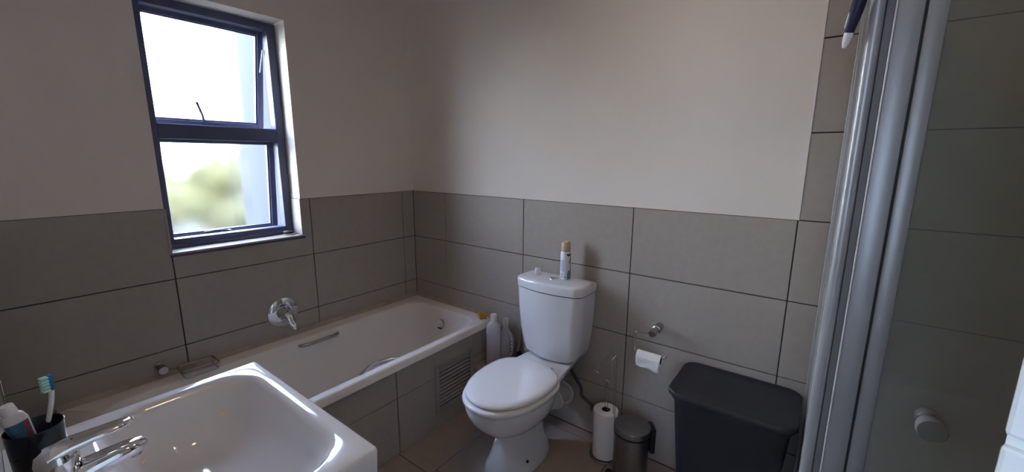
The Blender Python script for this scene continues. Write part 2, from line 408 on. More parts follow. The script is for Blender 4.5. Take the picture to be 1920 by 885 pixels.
# bluish fill light added at the unseen far end of the hallway
hd_ = bpy.data.lights.new('hallway_fill', 'AREA'); ho = bpy.data.objects.new('hallway_fill', hd_); COL.objects.link(ho)
hd_.shape = 'RECTANGLE'; hd_.size = 1.2; hd_.size_y = 1.2; hd_.energy = 7.5; hd_.color = (0.55, 0.72, 1.0)
ho.location = (2.45, -3.45, 1.6); ho.rotation_euler = Vector((0, 1, 0)).to_track_quat('-Z', 'Z').to_euler()
M['emit'] = bpy.data.materials.new('warm_lamp_glow'); M['emit'].use_nodes = True
_e = M['emit'].node_tree.nodes['Principled BSDF']; _e.inputs['Emission Color'].default_value = (1.0, 0.66, 0.38, 1); _e.inputs['Emission Strength'].default_value = 6.0
for (lx_, ly_, lab) in ((1.75, -0.55, 'warm round ceiling downlight nearer the back wall'), (1.75, -1.25, 'warm round ceiling downlight nearer the doorway wall')):
    dl = thing('ceiling_downlight', lab, 'downlight', (lx_, ly_, CZ), 'bathroom ceiling downlights')
    b = MB(); b.lathe([(0.030, -0.004), (0.045, -0.006), (0.046, -0.0005)], (lx_, ly_, CZ), cap0=False, cap1=False); b.build('bezel', M['trim_white'], dl, smooth=True)
    b = MB(); b.lathe([(0.030, -0.003), (0.001, -0.0035)], (lx_, ly_, CZ)); b.build('lens', M['emit'], dl)
    l2 = bpy.data.lights.new('downlight_light', 'SPOT'); lo2 = bpy.data.objects.new('downlight_light', l2); COL.objects.link(lo2)
    l2.energy = 0.85; l2.color = (1.0, 0.63, 0.33); l2.shadow_soft_size = 0.03; l2.spot_size = math.radians(165); l2.spot_blend = 1.0
    lo2.location = (lx_, ly_, CZ-0.012)

# ---------------------------------------------------------------- window
win = struct_empty('window_1', (-0.13, -1.02, 1.0))
FX0, FX1 = -0.155, -0.10
f = MB(); Wd = 0.042
f.box(FX0, FX1, OY0+0.004, OY0+Wd, 1.003, 2.05, 0.003, 1); f.box(FX0, FX1, OY1-Wd, OY1-0.002, 1.003, 2.05, 0.003, 1)
f.box(FX0, FX1, OY0+Wd, OY1-Wd, 1.003, 1.043, 0.003, 1); f.box(FX0, FX1, OY0+Wd, OY1-Wd, 2.016, 2.05, 0.003, 1)
f.box(FX0, FX1, OY0+Wd, OY1-Wd, 1.480, 1.545, 0.003, 1)
f.box(FX1-0.006, FX1+0.010, OY0+0.006, OY1-0.004, 1.0025, 1.020, 0.002, 1)
f.build('window_frame', M['winframe'], win)
def sash(z0, z1, ang, nm):
    """top hung sash, hinge line at top; bottom swings outwards (-x)"""
    y0, y1 = OY0+Wd-0.018, OY1-Wd+0.010
    hx = -0.175
    R = Matrix.Translation((hx, 0, z1)) @ Matrix.Rotation(math.radians(ang), 4, 'Y') @ Matrix.Translation((-hx, 0, -z1))
    fr = MB(); sw = 0.029; a0, a1 = hx-0.018, hx+0.018
    for bx_ in ((y0, y0+sw, z0, z1), (y1-sw, y1, z0, z1), (y0+sw, y1-sw, z0, z0+sw), (y0+sw, y1-sw, z1-sw, z1)):
        fr.box(a0, a1, *bx_, 0.003, 1)
    # glazing bead
    for bx_ in ((y0+sw, y0+sw+0.006, z0+sw, z1-sw), (y1-sw-0.006, y1-sw, z0+sw, z1-sw), (y0+sw, y1-sw, z0+sw, z0+sw+0.006), (y0+sw, y1-sw, z1-sw-0.006, z1-sw)):
        fr.box(hx-0.008, hx+0.010, *bx_)
    bmesh.ops.transform(fr.bm, matrix=R, verts=fr.bm.verts)
    s = fr.build('sash', M['winframe'], win)
    p = MB(); p.box(hx-0.002, hx+0.002, y0+sw+0.001, y1-sw-0.001, z0+sw+0.001, z1-sw-0.001)
    bmesh.ops.transform(p.bm, matrix=R, verts=p.bm.verts); p.build('pane', M['frosted'], s)
    return s, R
s1, R1 = sash(1.536, 2.030, 13.0, 'upper')
s2, R2 = sash(1.012, 1.502, 7.0, 'lower')
b = MB(); p0 = R1 @ Vector((-0.105, -1.075, 1.560))
b.tube([(-0.262, -1.040, 1.570), (-0.235, -1.052, 1.600), (-0.205, -1.078, 1.656)], [0.006, 0.005, 0.0055], 8); b.lathe([(0.012, 0), (0.012, 0.014)], (-0.268, -1.040, 1.565), (1, 0, 0), 16)
b.build('stay_handle', M['winframe'], s1, smooth=True)
b = MB(); b.tube(smooth_path([(-0.195, -1.12, 1.044), (-0.180, -1.08, 1.050), (-0.175, -1.035, 1.047), (-0.180, -1.02, 1.042)], 5), [0.0045]*16, 8)
b.box(-0.212, -0.178, -1.045, -1.005, 1.032, 1.046, 0.003, 1); b.build('stay_handle', M['winframe'], s2, smooth=True)
# friction stay arm in the upper gap
b = MB(); b.tube([(-0.150, -0.788, 1.93), (-0.200, -0.790, 1.83)], 0.004, 6); b.build('stay_arm', M['dull_steel'], s1)

plug = thing('sink_plug', 'black round plug lying on tan disc at window sill end', 'plug', (-0.062, -0.785, 1.002))
b = MB(); b.lathe([(0.030, 0), (0.031, 0.003), (0.030, 0.006)], (-0.058, -0.783, 1.0022)); b.build('disc', M['tan_disc'], plug, smooth=True)
b = MB(); b.lathe([(0.024, 0), (0.026, 0.004), (0.026, 0.009), (0.020, 0.013), (0.004, 0.014)], (-0.066, -0.787, 1.0084)); b.build('stopper', M['rubber'], plug, smooth=True)

# ---------------------------------------------------------------- outside
g = MB(); g.box(-45, -0.24, -35, 35, -0.5, -0.35); g.build('ground_lawn', M['lawn'], kind='structure')
g = MB(); g.box(-0.86, -0.24, -0.70, -0.45, -0.35, 3.2, 0.004, 1); g.build('wall_exterior_pier', M['ext_wall'], kind='structure')
def bush(x, y, h, r, label, seed):
    rnd = random.Random(seed)
    t = thing('garden_shrub', label, 'shrub', (x, y, -0.35), 'blurred shrubs beyond the window')
    b = MB()
    for k in range(9):
        rr = r*rnd.uniform(0.42, 0.62)
        c = Vector((x+rnd.uniform(-.5, .5)*r, y+rnd.uniform(-.6, .6)*r, -0.35+h*rnd.uniform(0.25, 0.72)))
        if k == 0: c = Vector((x, y, -0.35+h-rr)); 
        bb = bmesh.new(); bmesh.ops.create_icosphere(bb, subdivisions=3, radius=rr)
        for v in bb.verts: v.co *= 1+rnd.uniform(-0.09, 0.09)
        b.merge(bb, Matrix.Translation(c))
    b.build('foliage', M['leaf'], t, smooth=True, angle=80)
    b = MB(); b.tube([(x, y, -0.35), (x, y+0.02, -0.35+h*0.5)], [0.06, 0.04], 8); b.build('stem', M['bark'], t)
bush(-7.2, 0.91, 2.40, 0.82, 'tallest blurred green shrub peaking in the lower window pane', 1)
bush(-9.3, -0.02, 1.95, 1.02, 'blurred olive shrub left of the tallest one beyond lower pane', 2)
bush(-9.3, 2.10, 1.72, 0.98, 'blurred olive shrub right of the tallest one beyond lower pane', 3)

# ---------------------------------------------------------------- bath
BZ = 0.475
bath = thing('bathtub', 'long white built-in bath under the window along tiled wall', 'bathtub', (0.35, -0.85, 0.0))
OX, YE = 0.705, -1.700
outer = lambda z, d=0.0: round_rect(0.003+0, OX-d, YE+d, -0.003, z, (0.012, 0.004, 0.004, 0.012), 10)
def inner(x0, x1, y0, y1, z, r): return round_rect(x0, x1, y0, y1, z, r, 10)
b = MB()
b.rings([outer(BZ-0.036), outer(BZ-0.006), outer(BZ, 0.006),
         inner(0.090, 0.660, -1.615, -0.082, BZ, (0.11, 0.11, 0.11, 0.11)),
         inner(0.094, 0.656, -1.611, -0.086, BZ-0.004, (0.11,)*4),
         inner(0.100, 0.650, -1.600, -0.094, BZ-0.020, (0.11,)*4),
         inner(0.135, 0.618, -1.50, -0.135, BZ-0.22, (0.12,)*4),
         inner(0.165, 0.590, -1.42, -0.185, BZ-0.34, (0.13,)*4),
         inner(0.20, 0.555, -1.37, -0.23, BZ-0.375, (0.12,)*4),
         inner(0.26, 0.50, -1.30, -0.30, BZ-0.385, (0.08,)*4)], cap0=False)
tub = b.build('tub', M['acrylic'], bath, smooth=True, angle=50)
b = MB(); b.prism([(0.0005, BZ+0.0005), (0.020, BZ+0.0005), (0.0005, BZ+0.017)], 'y', YE, -0.001); b.prism([(-0.0005, BZ+0.0005), (-0.018, BZ+0.0005), (-0.0005, BZ+0.015)], 'x', 0.003, 0.69)
b.build('sealant', M['sealant'], bath)
b = MB(); b.lathe([(0.030, -0.004), (0.030, 0.004), (0.027, 0.008), (0.018, 0.010)], (0.358, -0.1140, 0.386), (0, -1, 0.20), 28)
ov = b.build('overflow', M['chrome'], bath, smooth=True)
b = MB(); b.box(0.342, 0.374, -0.1290, -0.1225, 0.3560, 0.3640, 0.001, 1); b.build('slot', M['dark_void'], ov)
b = MB(); b.tube(smooth_path([(0.108, -0.865, 0.447), (0.135, -0.845, 0.453), (0.145, -0.76, 0.455), (0.135, -0.675, 0.453), (0.108, -0.655, 0.447)], 6), 0.0085, 10)
b.build('grab_handle', M['steel'], bath, smooth=True)
b = MB()
for dz, dx in ((0.0, 0.0), (-0.014, -0.012)):
    b.tube(smooth_path([(0.646, -0.850, 0.435+dz), (0.605-dx, -0.832, 0.441+dz), (0.567-dx, -0.73, 0.444+dz), (0.600-dx, -0.625, 0.441+dz), (0.646, -0.600, 0.435+dz)], 6), 0.006, 10)
b.build('grab_handle', M['chrome'], bath, smooth=True)

panel = thing('bath_surround', 'grey tiled bath side below the white bath rim', 'bath surround', (0.68, -0.9, 0.0))
PX = 0.6875
b = MB(); b.box(PX-0.04, PX-0.006, NY+0.002, -0.001, 0.0, 0.437); b.build('grout', M['grout'], panel)
py = [-0.001, -0.0977, -0.7007, -1.3037, NY+0.002]
VY0, VY1, VZ0, VZ1 = -0.470, -0.185, 0.085, 0.352
for i in range(4):
    for z0, z1 in ((0.0, 0.290), (0.290, 0.437)):
        if i == 1: continue
        tile(panel, 'x', PX, 1, py[i+1], py[i], z0, z1, M['tile'])
b = MB(); h = J/2
b.prism([(py[2]+h, 0.002), (py[1]-h, 0.002), (py[1]-h, 0.290-h), (VY1-.01, 0.290-h), (VY1-.01, VZ0+.01), (VY0+.01, VZ0+.01), (VY0+.01, 0.290-h), (py[2]+h, 0.290-h)][::1], 'x', PX-0.006, PX)
b.build('tile', M['tile'], panel)
b = MB(); b.prism([(py[2]+h, 0.290+h), (VY0+.01, 0.290+h), (VY0+.01, VZ1-.01), (VY1-.01, VZ1-.01), (VY1-.01, 0.290+h), (py[1]-h, 0.290+h), (py[1]-h, 0.437), (py[2]+h, 0.437)], 'x', PX-0.006, PX)
b.build('tile', M['tile'], panel)

vent = thing('vent_grille', 'grey louvred ventilation grille set in the bath panel', 'vent', (PX, (VY0+VY1)/2, VZ0))
b = MB(); fwid = 0.028
b.box(PX+0.0005, PX+0.008, VY0, VY0+fwid, VZ0, VZ1, 0.002, 1); b.box(PX+0.0005, PX+0.008, VY1-fwid, VY1, VZ0, VZ1, 0.002, 1)
b.box(PX+0.0005, PX+0.008, VY0+fwid, VY1-fwid, VZ0, VZ0+fwid, 0.002, 1); b.box(PX+0.0005, PX+0.008, VY0+fwid, VY1-fwid, VZ1-fwid, VZ1, 0.002, 1)
b.build('vent_frame', M['grille'], vent)
b = MB(); b.box(PX-0.0055, PX-0.0045, VY0+0.012, VY1-0.012, VZ0+0.012, VZ1-0.012); b.build('backing', M['dark_void'], vent)
nl = 10; zz0, zz1 = VZ0+fwid, VZ1-fwid; dz = (zz1-zz0)/nl
proto = None
for k in range(nl):
    z = zz0 + dz*(k+0.5)
    if proto is None:
        b = MB(); b.prism([(PX-0.0030, z+dz*0.22), (PX+0.0075, z-dz*0.16), (PX+0.0085, z-dz*0.04), (PX-0.0020, z+dz*0.36)], 'y', VY0+fwid, VY1-fwid)
        # prism 'y' takes (x, z)
        proto = b.build('louvre', M['grille'], vent)
    else:
        c = proto.copy(); COL.objects.link(c); c.parent = vent; c.location = (0, 0, dz*k)

# pipe boxing ledge between bath and cistern
LX1, LY, LZ = 1.00, -0.19, 0.235
ledge = thing('pipe_ledge', 'low tiled pipe ledge between the bath end and toilet', 'ledge', (0.84, -0.09, 0.0))
b = MB(); b.box(PX+0.002, LX1, LY+0.007, -0.001, 0.0, LZ-0.008); b.build('body', M['grout'], ledge)
b = MB(); b.box(PX+0.001, LX1, LY, -0.0015, LZ-0.0075, LZ, 0.001, 1); b.build('top_board', M['ledge'], ledge)
b = MB(); b.box(PX+0.002, LX1, LY+0.0005, LY+0.0065, 0.001, LZ-0.009, 0.001, 1); b.build('front_tile', M['tile'], ledge)

# soap bar on rim corner
sb = MB(); sb.box(-0.036, 0.036, -0.021, 0.021, 0, 0.036, 0.004, 2)
bmesh.ops.transform(sb.bm, matrix=Matrix.Translation((0.650, -0.055, BZ+0.002)) @ Matrix.Rotation(-0.6, 4, 'Z') @ Matrix.Diagonal((0.72, 1, 1, 1)), verts=sb.bm.verts)
tag(sb.build('soap_bar', M['soap'], smooth=True), 'small amber soap block on the bath rim corner', 'soap')

# bath mixer on window wall
mx = thing('bath_mixer', 'round chrome bath mixer plate with lever on window wall', 'tap', (0.0, -0.88, 0.61))
c = Vector((0.0, -0.882, 0.612))
b = MB(); b.lathe([(0.077, 0.0005), (0.077, 0.004), (0.074, 0.007), (0.045, 0.011), (0.040, 0.012)], c, (1, 0, 0), 48); b.build('cover_plate', M['chrome'], mx, smooth=True, angle=60)
b = MB(); b.lathe([(0.036, 0.010), (0.034, 0.020), (0.027, 0.030), (0.026, 0.048), (0.020, 0.056), (0.006, 0.058)], c, (1, 0, 0.0), 32); b.build('cartridge_cap', M['chrome'], mx, smooth=True)
b = MB()
pa = [Vector((0.046, -0.884, 0.625)), Vector((0.072, -0.880, 0.600)), Vector((0.082, -0.872, 0.565)), Vector((0.086, -0.866, 0.532))]
rg = []
for p, (ww, tt) in zip(pa, ((0.018, 0.010), (0.021, 0.008), (0.017, 0.006), (0.007, 0.004))):
    rg.append([p + Vector((tt*math.cos(a)*0.95, ww*math.sin(a), tt*math.cos(a)*0.25)) for a in [2*PI*k/16 for k in range(16)]])
b.rings(rg); b.build('lever', M['chrome'], mx, smooth=True, angle=70)

# chrome soap basket on window wall
sd = thing('soap_basket', 'small wire soap basket on round post by the window wall', 'soap dish', (0.0, -1.3, 0.48))
b = MB(); b.lathe([(0.019, 0.0005), (0.019, 0.010), (0.015, 0.012), (0.015, 0.048), (0.016, 0.050), (0.016, 0.062)], (0.0, -1.395, 0.525), (1, 0, 0), 24); b.build('post', M['steel'], sd, smooth=True)
b = MB(); zt = 0.510; zb = 0.4825
x0_, x1_, y0_, y1_ = 0.028, 0.128, -1.345, -1.215
b.tube(fillet([(0.052, -1.395, 0.525), (0.052, -1.37, 0.515), (0.052, -1.345, zt)], 0.008), 0.0035, 8)
b.tube([(p[0], p[1], p[2]) for p in round_rect(x0_, x1_, y0_, y1_, zt, 0.014, 5)], 0.0042, 8, closed=True)
b.tube([(p[0], p[1], p[2]) for p in round_rect(x0_+0.006, x1_-0.006, y0_+0.006, y1_-0.006, zb, 0.010, 5)], 0.0018, 6, closed=True)
for k in range(7):
    x = x0_+0.008+(x1_-x0_-0.016)*k/6
    b.tube(fillet([(x, y0_, zt), (x, y0_+0.006, zb), (x, y1_-0.006, zb), (x, y1_, zt)], 0.006), 0.0016, 6)
b.build('basket', M['steel'], sd, smooth=True)

# ---------------------------------------------------------------- toilet
TX = 1.165
wc = thing('toilet', 'white close-coupled toilet against the back wall beside the bath', 'toilet', (TX, -0.36, 0.0))
b = MB()
def er(z, hx, yb, yf, p=2.3, n=56, dx=0.0):
    cy = yb - (yb-yf)*0.46
    return super_ring(TX+dx, cy, z, hx, 0, n, p, cy-yf, yb-cy)
b.rings([er(0.0, 0.112, -0.190, -0.560, 2.6, dx=-.014), er(0.012, 0.114, -0.188, -0.562, 2.6, dx=-.014), er(0.035, 0.108, -0.195, -0.553, 2.5, dx=-.014), er(0.08, 0.092, -0.21, -0.532, 2.4, dx=-.014),
         er(0.14, 0.080, -0.215, -0.512, 2.3, dx=-.012), er(0.19, 0.079, -0.21, -0.510, 2.2, dx=-.010), er(0.222, 0.083, -0.205, -0.522, 2.2, dx=-.006), er(0.242, 0.106, -0.205, -0.572, 2.2, dx=-.002), er(0.262, 0.130, -0.205, -0.610, 2.2), er(0.288, 0.147, -0.21, -0.634, 2.2),
         er(0.32, 0.162, -0.215, -0.658, 2.2), er(0.355, 0.173, -0.22, -0.672, 2.2), er(0.385, 0.176, -0.22, -0.676, 2.2), er(0.392, 0.172, -0.222, -0.672, 2.2)])
b.build('pan', M['ceramic'], wc, smooth=True, angle=70)
# rear platform that carries the cistern
b = MB()
def pf(z, w0, w1, y0, y1, r=0.02):
    # trapezoid footprint: half width w1 at the wall (y1), w0 toward the bowl (y0)
    pts = []
    base = [(w1, y1), (-w1, y1), (-w0, y0), (w0, y0)]
    P = [Vector((TX+a, c_, z)) for a, c_ in base]; out = []
    for i in range(4):
        A, B_, C_ = P[i-1], P[i], P[(i+1) % 4]
        a = B_+(A-B_).normalized()*r; c2 = B_+(C_-B_).normalized()*r
        for k in range(6): t_ = k/5; out.append(a*(1-t_)**2+B_*2*t_*(1-t_)+c2*t_*t_)
    return out
b.rings([pf(0.24, 0.045, 0.040, -0.33, -0.12), pf(0.30, 0.080, 0.060, -0.34, -0.08), pf(0.36, 0.125, 0.088, -0.335, -0.045), pf(0.392, 0.150, 0.108, -0.330, -0.035), pf(0.408, 0.152, 0.112, -0.325, -0.032), pf(0.416, 0.146, 0.110, -0.315, -0.034)])
b.build('rear_platform', M['ceramic'], wc, smooth=True, angle=60)
for sx_ in (-1, 1):
    b = MB(); b.lathe([(0.007, 0), (0.007, 0.002), (0.003, 0.004)], (TX+sx_*0.088, -0.44, 0.07), (sx_, -0.25, 0.25), 12); b.build('fixing_bolt_cap', M['dark_void'], wc)
def seat_ring(z, hx, yb, yf, flat=0.0):
    n = 60; out = []; cy = -0.425
    for k in range(n):
        a = 2*PI*k/n; c_, s_ = math.cos(a), math.sin(a)
        x = hx*math.copysign(abs(c_)**(2/2.15), c_)
        if s_ < 0: y = (cy-yf)*-abs(s_)**(2/2.1)
        else:
            y = (yb-cy)*abs(s_)**(2/3.6)
        if s_ > 0: x *= 1 - 0.13*(s_**2)
        out.append((TX+x, cy+y, z))
    return out
b = MB(); b.rings([seat_ring(0.3935, 0.174, -0.232, -0.674), seat_ring(0.399, 0.183, -0.228, -0.686), seat_ring(0.411, 0.186, -0.226, -0.690), seat_ring(0.419, 0.181, -0.229, -0.684), seat_ring(0.4205, 0.172, -0.234, -0.674)])
b.build('seat', M['seat'], wc, smooth=True, angle=75)
b = MB(); b.rings([seat_ring(0.4225, 0.170, -0.238, -0.664), seat_ring(0.427, 0.176, -0.234, -0.672), seat_ring(0.436, 0.176, -0.234, -0.672), seat_ring(0.442, 0.169, -0.241, -0.663), seat_ring(0.4445, 0.150, -0.260, -0.640), seat_ring(0.4455, 0.10, -0.31, -0.58)])
b.build('lid', M['seat'], wc, smooth=True, angle=75)
for sx_ in (-1, 1):
    b = MB(); b.tube([(TX+sx_*0.045, -0.245, 0.430), (TX+sx_*0.085, -0.245, 0.430)], 0.010, 14); b.lathe([(0.012, 0), (0.012, 0.012)], (TX+sx_*0.065, -0.238, 0.4165), (0, 0, 1), 16)
    b.build('hinge', M['seat'], wc, smooth=True)
# cistern body: D-shaped plan, tapering to a rounded foot
def cis(z, hx, yf, r, yb=-0.012):
    n = 12; out = []
    xr = hx
    # front bow
    pts = [(-xr, yb), (-xr, yf+r*1.3)]
    for k in range(1, n): a = PI+ (PI/2)*k/n; pts.append((-xr+r+r*math.cos(a), yf+r*1.3+r*1.1*math.sin(a)))
    for k in range(0, 9):
        t_ = k/8; x = -(xr-r)+2*(xr-r)*t_; pts.append((x, yf+r*0.2-0.020*(1-(2*t_-1)**2)))
    for k in range(1, n): a = 1.5*PI+(PI/2)*k/n; pts.append((xr-r+r*math.cos(a), yf+r*1.3+r*1.1*math.sin(a)))
    pts += [(xr, yf+r*1.3), (xr, yb)]
    return [(TX-0.005+p[0], p[1], z) for p in pts]
b = MB()
b.rings([cis(0.4165, 0.105, -0.140, 0.03, -0.03), cis(0.422, 0.130, -0.152, 0.04, -0.02), cis(0.440, 0.150, -0.162, 0.045), cis(0.475, 0.163, -0.168, 0.05), cis(0.56, 0.174, -0.176, 0.05),
         cis(0.66, 0.181, -0.182, 0.05), cis(0.760, 0.185, -0.186, 0.05), cis(0.7710, 0.185, -0.186, 0.05)])
b.build('cistern', M['ceramic'], wc, smooth=True, angle=60)
b = MB(); b.rings([cis(0.7705, 0.1825, -0.1835, 0.05), cis(0.7755, 0.1825, -0.1835, 0.05)]); b.build('lid_gap_shade', M['dark_void'], wc)  # dark ring whose colour stands in for shade in the lid joint
b = MB(); b.rings([cis(0.7750, 0.184, -0.185, 0.05), cis(0.7765, 0.188, -0.189, 0.052), cis(0.811, 0.190, -0.191, 0.053), cis(0.819, 0.187, -0.188, 0.053, -0.015), cis(0.8222, 0.180, -0.181, 0.05, -0.020), cis(0.823, 0.165, -0.166, 0.045, -0.03)])
lid = b.build('cistern_lid', M['ceramic'], wc, smooth=True, angle=60)
b = MB(); b.lathe([(0.021, 0), (0.021, 0.003), (0.018, 0.005), (0.017, 0.004), (0.004, 0.0045)], (TX-0.005, -0.098, 0.8228), (0, 0, 1), 28); b.build('flush_button', M['chrome'], wc, smooth=True)
# waste outlet
b = MB(); b.tube(smooth_path([(TX+0.02, -0.24, 0.215), (TX+0.03, -0.16, 0.21), (TX+0.035, -0.08, 0.20), (TX+0.035, -0.004, 0.19)], 4), 0.045, 20); b.build('waste_pipe', M['pvc'], wc, smooth=True)
b = MB(); b.lathe([(0.056, 0), (0.060, 0.004), (0.060, 0.014), (0.056, 0.018)], (TX+0.03, -0.145, 0.21), (0, 1, 0), 28); b.build('pipe_collar', M['pvc'], wc, smooth=True)
b = MB(); b.lathe([(0.060, 0), (0.064, 0.004), (0.062, 0.012)], (TX+0.035, -0.050, 0.20), (0, 1, 0), 28); b.build('pipe_collar', M['pvc'], wc, smooth=True)
b = MB(); b.tube(smooth_path([(1.232, -0.07, 0.424), (1.236, -0.055, 0.37), (1.262, -0.045, 0.315), (1.300, -0.04, 0.262), (1.305, -0.035, 0.215), (1.340, -0.03, 0.190), (1.366, -0.03, 0.178)], 6), 0.0075, 10); b.build('supply_hose', M['hose'], wc, smooth=True)
b = MB(); b.lathe([(0.014, -0.026), (0.014, 0.0)], (1.368, -0.03, 0.176), (0, 0, 1), 14); b.lathe([(0.016, -0.001), (0.009, -0.004), (0.009, -0.032)], (1.368, 0.0, 0.160), (0, 1, 0), 14); b.build('shutoff_valve', M['dull_steel'], wc, smooth=True)

# things on the cistern
zc = 0.8235
def cyl_patch(mb, cx, cy, r, a0, a1, zlo, zhi, n=10):
    """curved printed patch just proud of a cylinder; zlo/zhi can be functions of 0..1"""
    fl = zlo if callable(zlo) else (lambda t_: zlo); fh = zhi if callable(zhi) else (lambda t_: zhi)
    A = []; B_ = []
    for k in range(n+1):
        t_ = k/n; a = a0+(a1-a0)*t_
        A.append(mb.bm.verts.new((cx+r*math.cos(a), cy+r*math.sin(a), fl(t_)))); B_.append(mb.bm.verts.new((cx+r*math.cos(a), cy+r*math.sin(a), fh(t_))))
    for k in range(n): mb.bm.faces.new((A[k], A[k+1], B_[k+1], B_[k]))
sp = thing('air_freshener', 'white spray can with beige nozzle and blue print on cistern', 'spray can', (1.213, -0.072, zc))
sxc, syc = 1.208, -0.070
b = MB(); b.lathe([(0.0195, 0.0), (0.0250, 0.003), (0.0250, 0.130), (0.0225, 0.138), (0.018, 0.142)], (sxc, syc, zc), (0, 0, 1), 32); can = b.build('can', M['can'], sp, smooth=True)
b = MB(); b.lathe([(0.0195, 0.138), (0.0215, 0.141), (0.0215, 0.180), (0.0190, 0.184), (0.017, 0.184), (0.0165, 0.160), (0.002, 0.160)], (sxc, syc, zc), (0, 0, 1), 32)
b.box(sxc-0.010, sxc+0.010, syc-0.004, syc+0.016, zc+0.160, zc+0.190, 0.0015, 1); b.build('nozzle_cap', M['beige'], sp, smooth=True)
# directions: camera is toward azimuth about -62 deg (x+, y-)
va = math.radians(-60)
b = MB(); cyl_patch(b, sxc, syc, 0.0253, va+0.05, va+1.5, lambda t_: zc+0.130-0.012*math.sin(PI*min(1, t_*1.2)), zc+0.1305); b.build('print_band', M['navy'], can)
b = MB(); cyl_patch(b, sxc, syc, 0.0253, va+0.35, va+1.5, zc+0.004, lambda t_: zc+0.030+0.050*t_+0.008*math.sin(9*t_)); b.build('print_swirl', M['bluegrey'], can)
b = MB(); cyl_patch(b, sxc, syc, 0.0253, va+0.75, va+1.35, lambda t_: zc+0.075+0.03*t_, lambda t_: zc+0.090+0.045*t_+0.004*math.sin(12*t_)); b.build('print_leaf', M['olive'], can)
b = MB(); cyl_patch(b, sxc, syc, 0.0253, va-1.05, va-0.25, zc+0.045, zc+0.100); b.build('print_text_block', M['paleblue'], can)
b = MB()
rnd = random.Random(3)
for k in range(7):
    a0 = va-0.95+0.12*(k % 4)+0.05*rnd.random(); z0 = zc+0.010+0.013*(k//3)
    cyl_patch(b, sxc, syc, 0.0255, a0, a0+0.09, z0, z0+0.008+0.004*rnd.random(), 2)
for k in range(5):
    cyl_patch(b, sxc, syc, 0.0254, va-0.2+0.05*k, va-0.17+0.05*k, zc+0.012, zc+0.020, 1)
b.build('print_marks', M['navy'], can)
b = MB(); b.lathe([(0.0170, 0), (0.0172, 0.002), (0.0150, 0.034), (0.0135, 0.036), (0.002, 0.0365)], (1.058, -0.085, zc), (0, 0, 1), 24)
tag(b.build('clear_cap', M['clear_cap'], smooth=True), 'small cloudy plastic cap standing on the cistern lid', 'cap')

# bottles on the ledge
def loft_bottle(cx, cy, z0, spec, rot=0.0):
    out = []
    for z, hx, hy, p in spec:
        r = super_ring(0, 0, z0+z, hx, hy, 32, p)
        out.append([(cx+x*math.cos(rot)-y*math.sin(rot), cy+x*math.sin(rot)+y*math.cos(rot), zz) for x, y, zz in r])
    return out
bt = thing('shampoo_bottle', 'tall cloudy bottle with white cap on ledge beside bath', 'bottle', (0.752, -0.115, LZ))
b = MB(); b.rings(loft_bottle(0.768, -0.092, LZ+0.0005, [(0, .036, .022, 3), (.004, .040, .025, 3), (.05, .041, .026, 3), (.215, .041, .026, 3), (.240, .037, .024, 2.6), (.258, .024, .018, 2.2), (.266, .0145, .0145, 2), (.280, .014, .014, 2)], 0.5)); b.build('body', M['bottle'], bt, smooth=True)
b = MB(); b.lathe([(0.0185, 0.272), (0.0185, 0.303), (0.017, 0.306), (0.002, 0.306)], (0.768, -0.092, LZ), (0, 0, 1), 24); b.build('cap', M['cap_white'], bt, smooth=True)
bt = thing('detergent_bottle', 'cloudy bottle with curved handle behind the white-capped bottle', 'bottle', (0.82, -0.07, LZ))
b = MB(); b.rings(loft_bottle(0.812, -0.036, LZ+0.0005, [(0, .033, .022, 3), (.005, .036, .024, 3), (.06, .037, .025, 3), (.13, .037, .025, 2.6), (.17, .034, .024, 2.4), (.205, .022, .020, 2.1), (.222, .014, .014, 2), (.235, .0135, .0135, 2)], 0.35)); b.build('body', M['bottle2'], bt, smooth=True)
b = MB(); b.lathe([(0.0165, 0.232), (0.0165, 0.272), (0.014, 0.275)], (0.812, -0.036, LZ), (0, 0, 1), 20); b.build('cap', M['bottle2'], bt, smooth=True)
b = MB(); b.tube(smooth_path([(0.828, -0.038, LZ+0.205), (0.855, -0.040, LZ+0.185), (0.865, -0.042, LZ+0.14), (0.861, -0.042, LZ+0.08), (0.842, -0.038, LZ+0.045)], 6), 0.0085, 10); hd = b.build('handle', M['bottle2'], bt, smooth=True)
b = MB()
for k in range(4): b.lathe([(0.0032, 0), (0.0032, 0.001)], (0.8660-0.001*k, -0.0515, LZ+0.155-0.021*k), (0.35, -1, 0), 8)
b.build('print_dots', M['navy'], bt)

pl = thing('plunger', 'black rubber plunger with brown wooden stick behind the cistern side', 'plunger', (0.925, -0.09, LZ))
b = MB(); b.lathe([(0.044, 0.0005), (0.048, 0.008), (0.047, 0.055), (0.038, 0.090), (0.016, 0.104), (0.013, 0.120), (0.010, 0.122)], (0.925, -0.065, LZ), (0, 0, 1), 28); b.build('cup', M['rubber'], pl, smooth=True)
b = MB(); b.tube([(0.925, -0.065, LZ+0.118), (0.952, -0.040, LZ+0.36)], [0.010, 0.009], 12); b.build('stick', M['wood'], pl, smooth=True)

